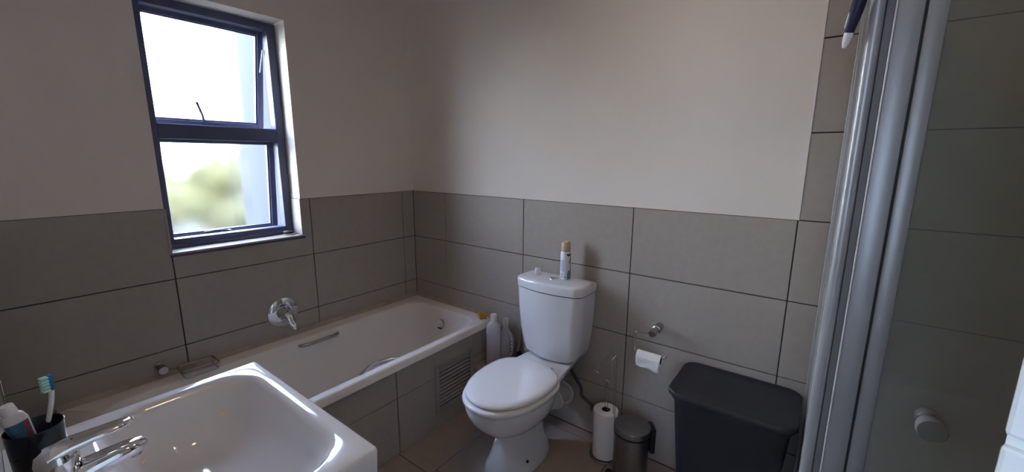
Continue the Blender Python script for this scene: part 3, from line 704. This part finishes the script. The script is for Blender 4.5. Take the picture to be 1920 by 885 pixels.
# ---------------------------------------------------------------- toilet paper holder
th = thing('toilet_roll_holder', 'chrome wall post with bent wire arm for toilet paper', 'toilet roll holder', (1.657, 0.0, 0.67))
b = MB(); b.lathe([(0.018, 0.0005), (0.018, 0.050), (0.0145, 0.052), (0.0145, 0.056), (0.0155, 0.058), (0.0155, 0.106), (0.013, 0.109)], (1.657, 0.0, 0.671), (0, -1, 0), 24); b.build('post', M['steel'], th, smooth=True)
b = MB(); b.tube(fillet([(1.657, -0.098, 0.665), (1.583, -0.100, 0.664), (1.583, -0.100, 0.573), (1.712, -0.100, 0.573), (1.724, -0.100, 0.588)], 0.016, 6), 0.0030, 10); b.build('arm', M['steel'], th, smooth=True)
tp = thing('toilet_roll', 'nearly finished white toilet roll hanging on the wire arm', 'toilet paper', (1.65, -0.10, 0.555))
rx0, rx1 = 1.600, 1.702; rc = (-0.100, 0.5585)
b = MB(); b.lathe([(0.0175, 0), (0.0235, 0), (0.0235, rx1-rx0), (0.0175, rx1-rx0), (0.0175, 0)], (rx0, rc[0], rc[1]), (1, 0, 0), 32, cap0=False, cap1=False); b.build('paper', M['paper'], tp, smooth=True)
b = MB(); b.lathe([(0.0168, 0.001), (0.0172, 0.001), (0.0172, rx1-rx0-0.001), (0.0168, rx1-rx0-0.001), (0.0168, 0.001)], (rx0, rc[0], rc[1]), (1, 0, 0), 32, cap0=False, cap1=False); b.build('core', M['core'], tp, smooth=True)
b = MB(); nu, nv = 14, 10; G = []
for j in range(nv+1):
    row = []
    for i in range(nu+1):
        u = i/nu; v = j/nv
        x = rx0+(rx1-rx0)*u; drop = 0.046+0.010*u+0.004*math.sin(9*u)
        z = rc[1]+0.006 - drop*v; y = rc[0]-0.0238 - 0.003*math.sin(6*u+5*v)*v + 0.004*v
        row.append(b.bm.verts.new((x, y, z)))
    G.append(row)
for j in range(nv):
    for i in range(nu): b.bm.faces.new((G[j][i], G[j][i+1], G[j+1][i+1], G[j+1][i]))
o = b.build('loose_sheet', M['paper'], tp, smooth=True, angle=180); md = o.modifiers.new('solid', 'SOLIDIFY'); md.thickness = 0.0006

# ---------------------------------------------------------------- paper roll stand
RXC, RYC = 1.472, -0.112
st = thing('paper_roll_stand', 'thin wire floor stand for paper rolls beside the toilet', 'roll stand', (RXC, RYC, 0.0))
b = MB()
b.tube([(RXC+0.064*math.cos(a), RYC+0.064*math.sin(a), 0.006) for a in [2*PI*k/28 for k in range(28)]], 0.0035, 8, closed=True)
b.tube([(RXC-0.062, RYC, 0.006), (RXC+0.062, RYC, 0.006)], 0.003, 6); b.tube([(RXC, RYC-0.062, 0.006), (RXC, RYC+0.062, 0.006)], 0.003, 6)
b.build('base_ring', M['dull_steel'], st, smooth=True)
b = MB(); b.tube(fillet([(RXC-0.007, RYC+0.004, 0.008), (RXC-0.007, RYC+0.004, 0.392), (RXC+0.009, RYC-0.004, 0.392), (RXC+0.009, RYC-0.004, 0.008)], 0.007), 0.0016, 8); b.build('inner_loop', M['steel'], st, smooth=True)
b = MB()
b.tube(fillet([(RXC+0.062, RYC-0.030, 0.006), (RXC+0.050, RYC-0.030, 0.550), (RXC+0.036, RYC-0.050, 0.525), (RXC+0.020, RYC-0.080, 0.500)], 0.010), 0.0017, 8)
b.tube(fillet([(RXC+0.062, RYC-0.030, 0.006), (RXC+0.062, RYC-0.018, 0.02), (RXC+0.022, RYC-0.018, 0.560), (RXC-0.005, RYC-0.045, 0.525), (RXC-0.020, RYC-0.065, 0.480), (RXC-0.036, RYC-0.07, 0.468), (RXC-0.014, RYC-0.072, 0.458)], 0.010), 0.0017, 8)
b.build('pole', M['steel'], st, smooth=True)
kr = thing('paper_roll', 'tall white paper roll standing on the wire floor stand', 'paper roll', (RXC, RYC, 0.0095))
b = MB()
n = 48; R = []
for z, rr in ((0.010, 0.052), (0.013, 0.055), (0.12, 0.0555), (0.128, 0.0545), (0.135, 0.056), (0.242, 0.0575), (0.245, 0.056)):
    ring = []
    for k in range(n):
        a = 2*PI*k/n; q = rr + (0.008*math.exp(-((a-5.95)/0.16)**2) if z > 0.03 else 0)
        ring.append((RXC+q*math.cos(a), RYC+q*math.sin(a), z))
    R.append(ring)
R.append([(RXC+0.020*math.cos(2*PI*k/n), RYC+0.020*math.sin(2*PI*k/n), 0.245) for k in range(n)])
R.append([(RXC+0.020*math.cos(2*PI*k/n), RYC+0.020*math.sin(2*PI*k/n), 0.010) for k in range(n)])
R.append(R[0])
b.rings(R, cap0=False, cap1=False); bmesh.ops.remove_doubles(b.bm, verts=b.bm.verts, dist=1e-6); b.build('paper', M['paper'], kr, smooth=True)
b = MB(); b.lathe([(0.0192, 0.012), (0.0198, 0.012), (0.0198, 0.2445), (0.0192, 0.2445), (0.0192, 0.012)], (RXC, RYC, 0), (0, 0, 1), 28, cap0=False, cap1=False); b.build('core', M['core'], kr, smooth=True)

# ---------------------------------------------------------------- pedal bin
PXC, PYC = 1.625, -0.180
pb = thing('pedal_bin', 'small round steel pedal bin between paper roll and black hamper', 'bin', (PXC, PYC, 0.0))
b = MB(); b.lathe([(0.074, 0.014), (0.074, 0.236), (0.070, 0.238)], (PXC, PYC, 0), (0, 0, 1), 48); b.build('body', M['bin_steel'], pb, smooth=True)
b = MB(); b.lathe([(0.073, 0.0), (0.077, 0.002), (0.077, 0.013), (0.074, 0.0145)], (PXC, PYC, 0), (0, 0, 1), 48); b.build('base_ring', M['black'], pb, smooth=True)
b = MB(); b.lathe([(0.0745, 0.233), (0.078, 0.235), (0.078, 0.241), (0.075, 0.2425)], (PXC, PYC, 0), (0, 0, 1), 48); b.build('rim', M['black'], pb, smooth=True)
b = MB(); b.lathe([(0.074, 0.243), (0.0785, 0.244), (0.0785, 0.262), (0.076, 0.267), (0.060, 0.272), (0.030, 0.2745), (0.002, 0.275)], (PXC, PYC, 0), (0, 0, 1), 48); b.build('lid', M['bin_steel'], pb, smooth=True)
ha = math.radians(35)
hm = Matrix.Translation((PXC+0.079*math.cos(ha), PYC+0.079*math.sin(ha), 0)) @ Matrix.Rotation(ha, 4, 'Z')
b = MB(); bb = MB(); bb.box(-0.004, 0.016, -0.030, 0.030, 0.150, 0.268, 0.004, 2); bmesh.ops.transform(bb.bm, matrix=hm, verts=bb.bm.verts); bb.build('hinge_block', M['black'], pb, smooth=True); b.bm.free()
b = MB()
poly = [(-0.012, -0.070), (0.012, -0.070), (0.030, -0.084), (0.024, -0.098), (0.0, -0.108), (-0.024, -0.098), (-0.030, -0.084)]
b.prism(poly, 'z', 0.006, 0.016); bmesh.ops.transform(b.bm, matrix=Matrix.Translation((PXC, PYC, 0)) @ Matrix.Rotation(math.radians(-62), 4, 'Z'), verts=b.bm.verts); b.build('pedal', M['black'], pb)

# ---------------------------------------------------------------- laundry hamper
hp = thing('laundry_hamper', 'large charcoal plastic hamper with lid beside the shower', 'hamper', (1.99, -0.17, 0.0))
hx0, hx1, hy0, hy1 = 1.785, 2.196, -0.312, -0.012
def hr(z, d, dy=None, r=0.05): 
    dy = d if dy is None else dy
    return round_rect(hx0+d, hx1-d, hy0+dy, hy1-min(dy, 0.05), z, r, 8)
b = MB(); b.rings([hr(0.0, 0.062, 0.055), hr(0.006, 0.057, 0.050), hr(0.515, 0.018, 0.018), hr(0.521, 0.010, 0.010), hr(0.5375, 0.010, 0.010)]); b.build('body', M['hamper_body'], hp, smooth=True)
b = MB(); b.rings([hr(0.5385, 0.003, 0.003), hr(0.540, 0.0, 0.0), hr(0.553, 0.0, 0.0), hr(0.5575, 0.003, 0.003), hr(0.559, 0.008, 0.008, 0.047), hr(0.5565, 0.014, 0.014, 0.045), hr(0.5575, 0.060, 0.060, 0.04)]); b.build('lid', M['hamper'], hp, smooth=True, angle=60)

# ---------------------------------------------------------------- room door, opened into the room
door_root = struct_empty('door_1', (2.965, -1.80, 0.0))
DM = Matrix.Translation((2.2758, -1.4142, 0.0)) @ Matrix(((0.868, 0.497, 0, 0), (-0.497, 0.868, 0, 0), (0, 0, 1, 0), (0, 0, 0, 1)))
def leafbox(mb, x0, x1, y0, y1, z0, z1, bev=0.0):
    t_ = MB(); t_.box(x0, x1, y0, y1, z0, z1, bev, 2); mb.merge(t_.bm, DM)
LW = 0.775
b = MB(); leafbox(b, 0.001, LW-0.001, 0.004, 0.036, 0.011, 2.029); b.build('core', M['door'], door_root)
zs = [0.010, 0.420, 0.830, 1.237, 1.650, 2.030]
for k in range(5):
    b = MB(); leafbox(b, 0.0, LW, 0.0, 0.0395, zs[k]+(0.003 if k else 0), zs[k+1]-0.003, 0.003); b.build('panel', M['door'], door_root)
b = MB(); t_ = MB(); t_.lathe([(0.024, 0), (0.024, 0.006), (0.009, 0.008), (0.009, 0.045)], (0.06, 0.0, 1.02), (0, -1, 0), 20); t_.tube([(0.06, -0.042, 1.02), (0.17, -0.042, 1.02)], 0.009, 12); b.merge(t_.bm, DM); b.build('handle', M['alu'], door_root, smooth=True)
f = MB(); f.box(DX0+0.0, DX0+0.02, NY-0.12, NY+0.004, 0.0, DZ); f.box(DX0+0.02, DX1, NY-0.12, NY+0.004, DZ-0.02, DZ); f.box(DX1-0.012, DX1, NY-0.12, NY+0.0, 0.0, DZ-0.02)
f.build('door_frame', M['trim_white'], door_root)

# ---------------------------------------------------------------- shower
SY = -0.800; SZ0, SZ1 = 0.10, 1.95; GX = 2.2125
tr = MB()
def trr(z, d): return round_rect(2.2045+d, RX-0.002-d, SY-0.028+d, -0.002-d, z, 0.008+d*0.6, 4)
tr.rings([trr(0.001, 0), trr(0.092, 0), trr(SZ0-0.001, 0.006), trr(SZ0-0.001, 0.048), trr(0.062, 0.060), trr(0.058, 0.10)])
tag(tr.build('shower_tray', M['tray'], smooth=True), 'white shower tray under the framed glass enclosure', 'shower tray')
sh = thing('shower_enclosure', 'aluminium framed glass shower enclosure with round door knob', 'shower', (2.6, SY, SZ0))
b = MB(); b.box(2.2005, 2.2235, -0.024, -0.0015, SZ0, SZ1, 0.002, 1); b.box(2.2065, 2.2175, -0.032, -0.022, SZ0, SZ1, 0.001, 1); b.build('wall_channel', M['alu'], sh)
b = MB(); b.box(2.202, 2.222, SY+0.03, -0.032, SZ0, SZ0+0.03, 0.002, 1); b.build('bottom_rail', M['alu'], sh)
b = MB(); b.box(2.202, 2.222, SY+0.03, -0.032, SZ1-0.03, SZ1, 0.002, 1); b.build('top_rail', M['alu'], sh)
b = MB(); b.box(GX-0.002, GX+0.002, SY+0.02, -0.026, SZ0+0.03, SZ1-0.03); b.build('side_glass', M['glass'], sh)
# corner post: rounded outer bead, recess, ridge and flat face
b = MB(); b.lathe([(0.0105, SZ0), (0.0105, SZ1)], (2.2085, SY+0.004, 0), (0, 0, 1), 24); b.box(2.199, 2.218, SY+0.004, SY+0.045, SZ0, SZ1, 0.002, 1); b.build('corner_bead', M['alu'], sh, smooth=True)
b = MB(); b.box(2.2195, 2.2305, SY-0.001, SY+0.04, SZ0, SZ1, 0.001, 1); b.build('post_recess', M['alu_recess'], sh)
b = MB(); b.box(2.2305, 2.2330, SY-0.0075, SY+0.03, SZ0, SZ1, 0.0006, 1); b.build('post_ridge', M['trim_white'], sh)
b = MB(); b.box(2.2330, 2.2670, SY-0.005, SY+0.03, SZ0, SZ1, 0.002, 2); b.build('post_face', M['alu'], sh, smooth=True)
b = MB(); b.box(2.2670, 2.2695, SY-0.001, SY+0.02, SZ0, SZ1); b.build('gasket', M['alu_dark'], sh)  # black seam strip between post and door
b = MB(); b.box(2.2697, 2.985, SY-0.004, SY+0.026, SZ1-0.045, SZ1, 0.002, 1); b.build('top_rail', M['alu'], sh)
b = MB(); b.box(2.2697, 2.985, SY-0.004, SY+0.026, SZ0, SZ0+0.03, 0.002, 1); b.build('bottom_rail', M['alu'], sh)
b = MB(); b.box(2.970, 2.9985, SY-0.005, SY+0.026, SZ0, SZ1, 0.002, 1); b.build('wall_channel', M['alu'], sh)
dr = MB(); dr.box(2.2700, 2.2960, SY-0.003, SY+0.018, SZ0+0.032, SZ1-0.047, 0.004, 2); dr.box(2.945, 2.968, SY-0.003, SY+0.018, SZ0+0.032, SZ1-0.047, 0.002, 1)
dr.box(2.2965, 2.9445, SY-0.003, SY+0.018, SZ0+0.032, SZ0+0.055, 0.002, 1); dr.box(2.2965, 2.9445, SY-0.003, SY+0.018, SZ1-0.07, SZ1-0.047, 0.002, 1)
door = dr.build('door', M['alu'], sh, smooth=True)
b = MB(); b.box(2.294, 2.947, SY+0.005, SY+0.010, SZ0+0.05, SZ1-0.065); b.build('door_glass', M['glass'], door)
b = MB()
kx, kz = 2.364, 0.954
b.lathe([(0.016, 0.0), (0.016, 0.006), (0.013, 0.008), (0.013, 0.020), (0.018, 0.030), (0.0205, 0.042), (0.0205, 0.052), (0.0185, 0.055), (0.003, 0.056)], (kx, SY+0.005, kz), (0, -1, 0), 36)
b.build('knob', M['knob'], door, smooth=True, angle=50)
b = MB(); b.lathe([(0.015, 0.0), (0.015, 0.006), (0.012, 0.008), (0.012, 0.018), (0.024, 0.022), (0.0275, 0.027), (0.0275, 0.034), (0.0245, 0.038), (0.003, 0.039)], (kx, SY+0.010, kz), (0, 1, 0), 36)
b.build('knob', M['knob'], door, smooth=True, angle=50)

# brush handle hanging by the shower post
bh = thing('hanging_brush', 'navy-gripped white brush handle hanging beside the shower post', 'brush', (2.185, -0.82, 1.60))
def P(t_):  # along the handle from the low tip (t=0) upward
    a = Vector((2.170, -0.800, 1.598)); b_ = Vector((2.200, -0.836, 1.765)); return a+(b_-a)*t_
def hand(mb, t0, t1, radii, n=8):
    pts = []; rr = []
    for k in range(n+1):
        t_ = t0+(t1-t0)*k/n; pts.append(P(t_)); 
        q = k/n*(len(radii)-1); i = min(int(q), len(radii)-2); rr.append(radii[i]+(radii[i+1]-radii[i])*(q-i))
    mb.tube(pts, rr, 14)
b = MB(); hand(b, 0.0, 0.145, [0.0028, 0.0055, 0.0065, 0.0070]); b.build('tip', M['brush_white'], bh, smooth=True)
b = MB(); hand(b, 0.14, 0.60, [0.0070, 0.0088, 0.0100, 0.0102, 0.0094, 0.0082], 12); b.build('grip', M['navy_rubber'], bh, smooth=True)
b = MB(); hand(b, 0.595, 1.0, [0.0078, 0.0068, 0.0058, 0.0050]); b.build('shaft', M['brush_white'], bh, smooth=True)
b = MB(); hand(b, 0.17, 0.34, [0.0008, 0.0016, 0.0018, 0.0006]); bmesh.ops.translate(b.bm, vec=(-0.0078, -0.0035, 0.002), verts=b.bm.verts); b.build('grip_inlay', M['brush_white'], bh, smooth=True)
b = MB(); b.tube(fillet([(2.200, -0.835, 1.762), (2.201, -0.834, 1.778), (2.204, -0.815, 1.778), (2.206, -0.808, 1.770)], 0.006), 0.0018, 8); b.lathe([(0.008, 0), (0.008, 0.003)], (2.2085, -0.8066, 1.770), (0, -1, 0), 14); b.build('hook', M['steel'], bh, smooth=True)

# ---------------------------------------------------------------- basin
ZB = 0.850; bx0, bx1, by0, by1 = 0.971, 1.540, NY+0.001, -1.364
bs = thing('wash_basin', 'white rectangular wash basin with deep bowl on near wall', 'basin', (1.253, -1.6, 0.0))
N = 10
def bo(z, d, r=0.009): return round_rect(bx0+d, bx1-d, by0, by1-d, z, (r, r, 0.004, 0.004), N)
def bi(z, d, y0=-1.690, r=0.085, dy=0): return round_rect(bx0+0.040+d, bx1-0.047-d, y0+d+dy, by1-0.039-d, z, (r, r, r, r), N)
b = MB()
b.rings([bo(0.700, 0.050, 0.03), bo(0.735, 0.010, 0.02), bo(0.750, 0.002), bo(ZB-0.006, 0.0), bo(ZB-0.0015, 0.002), bo(ZB, 0.006),
         bi(ZB-0.0005, -0.012, r=0.095), bi(ZB-0.004, -0.004, r=0.088), bi(ZB-0.014, 0.004), bi(ZB-0.05, 0.022), bi(ZB-0.09, 0.045, r=0.09), bi(ZB-0.115, 0.075, r=0.065), bi(ZB-0.126, 0.100, r=0.04), bi(ZB-0.130, 0.125, r=0.018)])
bowl = b.build('bowl', M['ceramic'], bs, smooth=True, angle=50)
b = MB(); b.lathe([(0.024, 0), (0.024, 0.003), (0.018, 0.004), (0.016, 0.002), (0.003, 0.002)], (1.253, -1.56, ZB-0.1325), (0, 0, 1), 28); b.build('waste_ring', M['chrome'], bs, smooth=True)
b = MB(); b.rings([super_ring(1.253, -1.66, z, hx, hy, 36, 2.4) for z, hx, hy in ((0.0, .105, .10), (0.02, .10, .095), (0.12, .085, .08), (0.55, .085, .085), (0.66, .11, .11), (0.705, .15, .125))]); b.build('pedestal', M['ceramic'], bs, smooth=True)
# thin flattened tan ovals set on the bowl surface
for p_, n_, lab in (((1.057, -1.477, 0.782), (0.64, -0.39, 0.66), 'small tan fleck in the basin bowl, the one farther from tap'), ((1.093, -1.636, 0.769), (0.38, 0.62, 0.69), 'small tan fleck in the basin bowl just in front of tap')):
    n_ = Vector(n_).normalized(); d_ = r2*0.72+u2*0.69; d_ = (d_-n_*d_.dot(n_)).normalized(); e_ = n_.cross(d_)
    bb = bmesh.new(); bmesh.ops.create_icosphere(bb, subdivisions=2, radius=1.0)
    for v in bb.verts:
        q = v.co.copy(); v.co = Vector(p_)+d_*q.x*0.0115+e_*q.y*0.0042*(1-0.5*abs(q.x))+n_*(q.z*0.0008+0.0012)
    b = MB(); b.merge(bb); tag(b.build('tan_oval', M['tan_mark'], smooth=True), lab, 'mark', 'tan marks in the basin')

tap = thing('basin_mixer', 'chrome lever mixer tap on the back deck of basin', 'tap', (1.262, -1.755, ZB))
b = MB(); b.lathe([(0.026, 0.0005), (0.026, 0.004), (0.0225, 0.007), (0.0215, 0.050), (0.022, 0.066)], (1.252, -1.752, ZB), (0, 0, 1), 32); b.build('body', M['chrome'], tap, smooth=True)
def ell_loft(path, sizes, n=20):
    P_ = [Vector(p) for p in path]; R_ = []
    for i, p in enumerate(P_):
        d = (P_[min(i+1, len(P_)-1)]-P_[max(i-1, 0)]).normalized(); u = Vector((1, 0, 0)); v = d.cross(u).normalized()
        a_, c_ = sizes[i]; R_.append([p+u*a_*math.copysign(abs(math.cos(q))**0.8, math.cos(q))+v*c_*math.copysign(abs(math.sin(q))**0.8, math.sin(q)) for q in [2*PI*k/n for k in range(n)]])
    return R_
b = MB(); b.rings(ell_loft([(1.252, -1.750, ZB+0.030), (1.252, -1.728, ZB+0.040), (1.252, -1.700, ZB+0.046), (1.252, -1.672, ZB+0.050), (1.252, -1.652, ZB+0.051), (1.252, -1.645, ZB+0.050)],
     [(0.024, 0.024), (0.0235, 0.022), (0.0220, 0.0170), (0.0200, 0.0135), (0.0145, 0.011), (0.005, 0.004)])); b.build('spout', M['chrome'], tap, smooth=True, angle=70)
b = MB(); b.lathe([(0.010, 0), (0.0095, -0.010)], (1.252, -1.664, ZB+0.044), (0, 0, 1), 20); b.build('aerator', M['steel'], tap, smooth=True)
b = MB(); b.lathe([(0.0245, 0.067), (0.026, 0.080), (0.0235, 0.092), (0.014, 0.100), (0.002, 0.102)], (1.252, -1.752, ZB), (0, 0, 1), 32); b.build('lever_hub', M['chrome'], tap, smooth=True)
b = MB(); b.rings(ell_loft([(1.252, -1.762, ZB+0.090), (1.252, -1.735, ZB+0.097), (1.252, -1.705, ZB+0.099), (1.252, -1.680, ZB+0.100), (1.252, -1.664, ZB+0.101), (1.252, -1.659, ZB+0.101)],
     [(0.022, 0.012), (0.021, 0.0098), (0.0180, 0.0075), (0.0160, 0.0062), (0.0115, 0.0050), (0.004, 0.003)])); b.build('lever', M['chrome'], tap, smooth=True, angle=70)

# tumbler with brush and paste
CX, CY = 1.138, -1.766
cup = thing('tumbler', 'black tumbler holding toothpaste and brush on the basin deck', 'cup', (CX, CY, ZB))
b = MB(); b.lathe([(0.030, 0.0005), (0.032, 0.003), (0.0355, 0.094), (0.0362, 0.0975), (0.0350, 0.0985), (0.0335, 0.096), (0.0300, 0.010), (0.002, 0.008)], (CX, CY, ZB), (0, 0, 1), 40, cap1=True)
b.build('wall', M['cup'], cup, smooth=True, angle=60)

tb = thing('toothbrush', 'white toothbrush with blue head and mint bristles in tumbler', 'toothbrush', (CX+0.01, CY+0.01, ZB+0.02))
b = MB(); b.tube(smooth_path([(CX-0.010, CY-0.012, ZB+0.012), (CX+0.004, CY+0.012, ZB+0.085), (CX+0.006, CY+0.024, ZB+0.130), (CX+0.003, CY+0.028, ZB+0.154)], 5), [0.0045]*6+[0.0035]*10, 10)
b.build('handle', M['brush_white'], tb, smooth=True)
b = MB(); b.tube([(CX-0.003, CY+0.001, ZB+0.050), (CX+0.004, CY+0.013, ZB+0.090), (CX+0.0050, CY+0.018, ZB+0.106)], [0.0065, 0.0065, 0.003], 12); b.build('grip', M['navy_rubber'], tb, smooth=True)
hc = Vector((CX+0.0025, CY+0.0285, ZB+0.167))
bb = MB(); bb.box(-0.0055, 0.0055, -0.0028, 0.0028, -0.014, 0.015, 0.0025, 3)
hm = Matrix.Translation(hc) @ Matrix.Rotation(0.35, 4, 'Z'); bmesh.ops.transform(bb.bm, matrix=hm, verts=bb.bm.verts); bb.build('head', M['brush_blue'], tb, smooth=True)
for k in range(5):
    bb = MB(); z_ = -0.0115+0.0057*k; bb.box(-0.0048, 0.0048, -0.0125, -0.0027, z_-0.0022, z_+0.0022, 0.0008, 1); bmesh.ops.transform(bb.bm, matrix=hm, verts=bb.bm.verts); bb.build('bristle', M['bristle'], tb)

tpz = thing('toothpaste_tube', 'white and teal toothpaste tube standing cap up in tumbler', 'toothpaste', (CX, CY-0.015, ZB+0.02))
b = MB(); R_ = []
for t_, a_, c_ in ((0.0, 0.020, 0.0015), (0.35, 0.019, 0.008), (0.70, 0.017, 0.012), (0.88, 0.0155, 0.0145), (0.97, 0.012, 0.012), (1.0, 0.0075, 0.0075)):
    p = Vector((CX+0.004, CY+0.004, ZB+0.012)).lerp(Vector((CX-0.002, CY-0.021, ZB+0.132)), t_)
    R_.append([p+Vector((a_*math.cos(q)*0.8, a_*math.cos(q)*-0.3+c_*math.sin(q), 0.1*c_*math.sin(q))) for q in [2*PI*k/24 for k in range(24)]])
b.rings(R_); tube_o = b.build('tube', M['paste_white'], tpz, smooth=True, angle=70)
ax = (Vector((CX-0.002, CY-0.021, ZB+0.132))-Vector((CX+0.004, CY+0.004, ZB+0.012))).normalized(); c0 = Vector((CX-0.002, CY-0.021, ZB+0.130))
b = MB(); b.lathe([(0.0095, 0.0), (0.0100, 0.002), (0.0092, 0.016), (0.0080, 0.018), (0.001, 0.018)], c0, ax, 24); b.build('cap', M['cap_white'], tpz, smooth=True)
b = MB(); n = 12; A = []; B_ = []
for side in (0, 1):
    row = []
b.bm.free()
b = MB()
def tube_pt(t_, q, off=0.0006):
    ks = ((0.0, 0.020, 0.0015), (0.35, 0.019, 0.008), (0.70, 0.017, 0.012), (0.88, 0.0155, 0.0145), (0.97, 0.012, 0.012), (1.0, 0.0075, 0.0075))
    for (t0, a0, c0_), (t1, a1, c1_) in zip(ks, ks[1:]):
        if t0 <= t_ <= t1:
            f_ = (t_-t0)/(t1-t0); a_ = a0+(a1-a0)*f_+off; c_ = c0_+(c1_-c0_)*f_+off; break
    p = Vector((CX+0.004, CY+0.004, ZB+0.012)).lerp(Vector((CX-0.002, CY-0.021, ZB+0.132)), t_)
    return p+Vector((a_*math.cos(q)*0.8, a_*math.cos(q)*-0.3+c_*math.sin(q), 0.1*c_*math.sin(q)))
def tube_patch(t0, t1, q0, q1, name, material, off):
    b = MB(); V = [[b.bm.verts.new(tube_pt(t0+(t1-t0)*j/6, q0+(q1-q0)*i/14, off)) for i in range(15)] for j in range(7)]
    for j in range(6):
        for i in range(14): b.bm.faces.new((V[j][i], V[j][i+1], V[j+1][i+1], V[j+1][i]))
    return b.build(name, material, tube_o, smooth=True, angle=180)
tube_patch(0.30, 0.86, -0.7, 1.35, 'printed_band', M['paste_teal'], 0.0006)
tube_patch(0.62, 0.86, 0.75, 1.25, 'printed_patch', M['paste_red'], 0.0011)
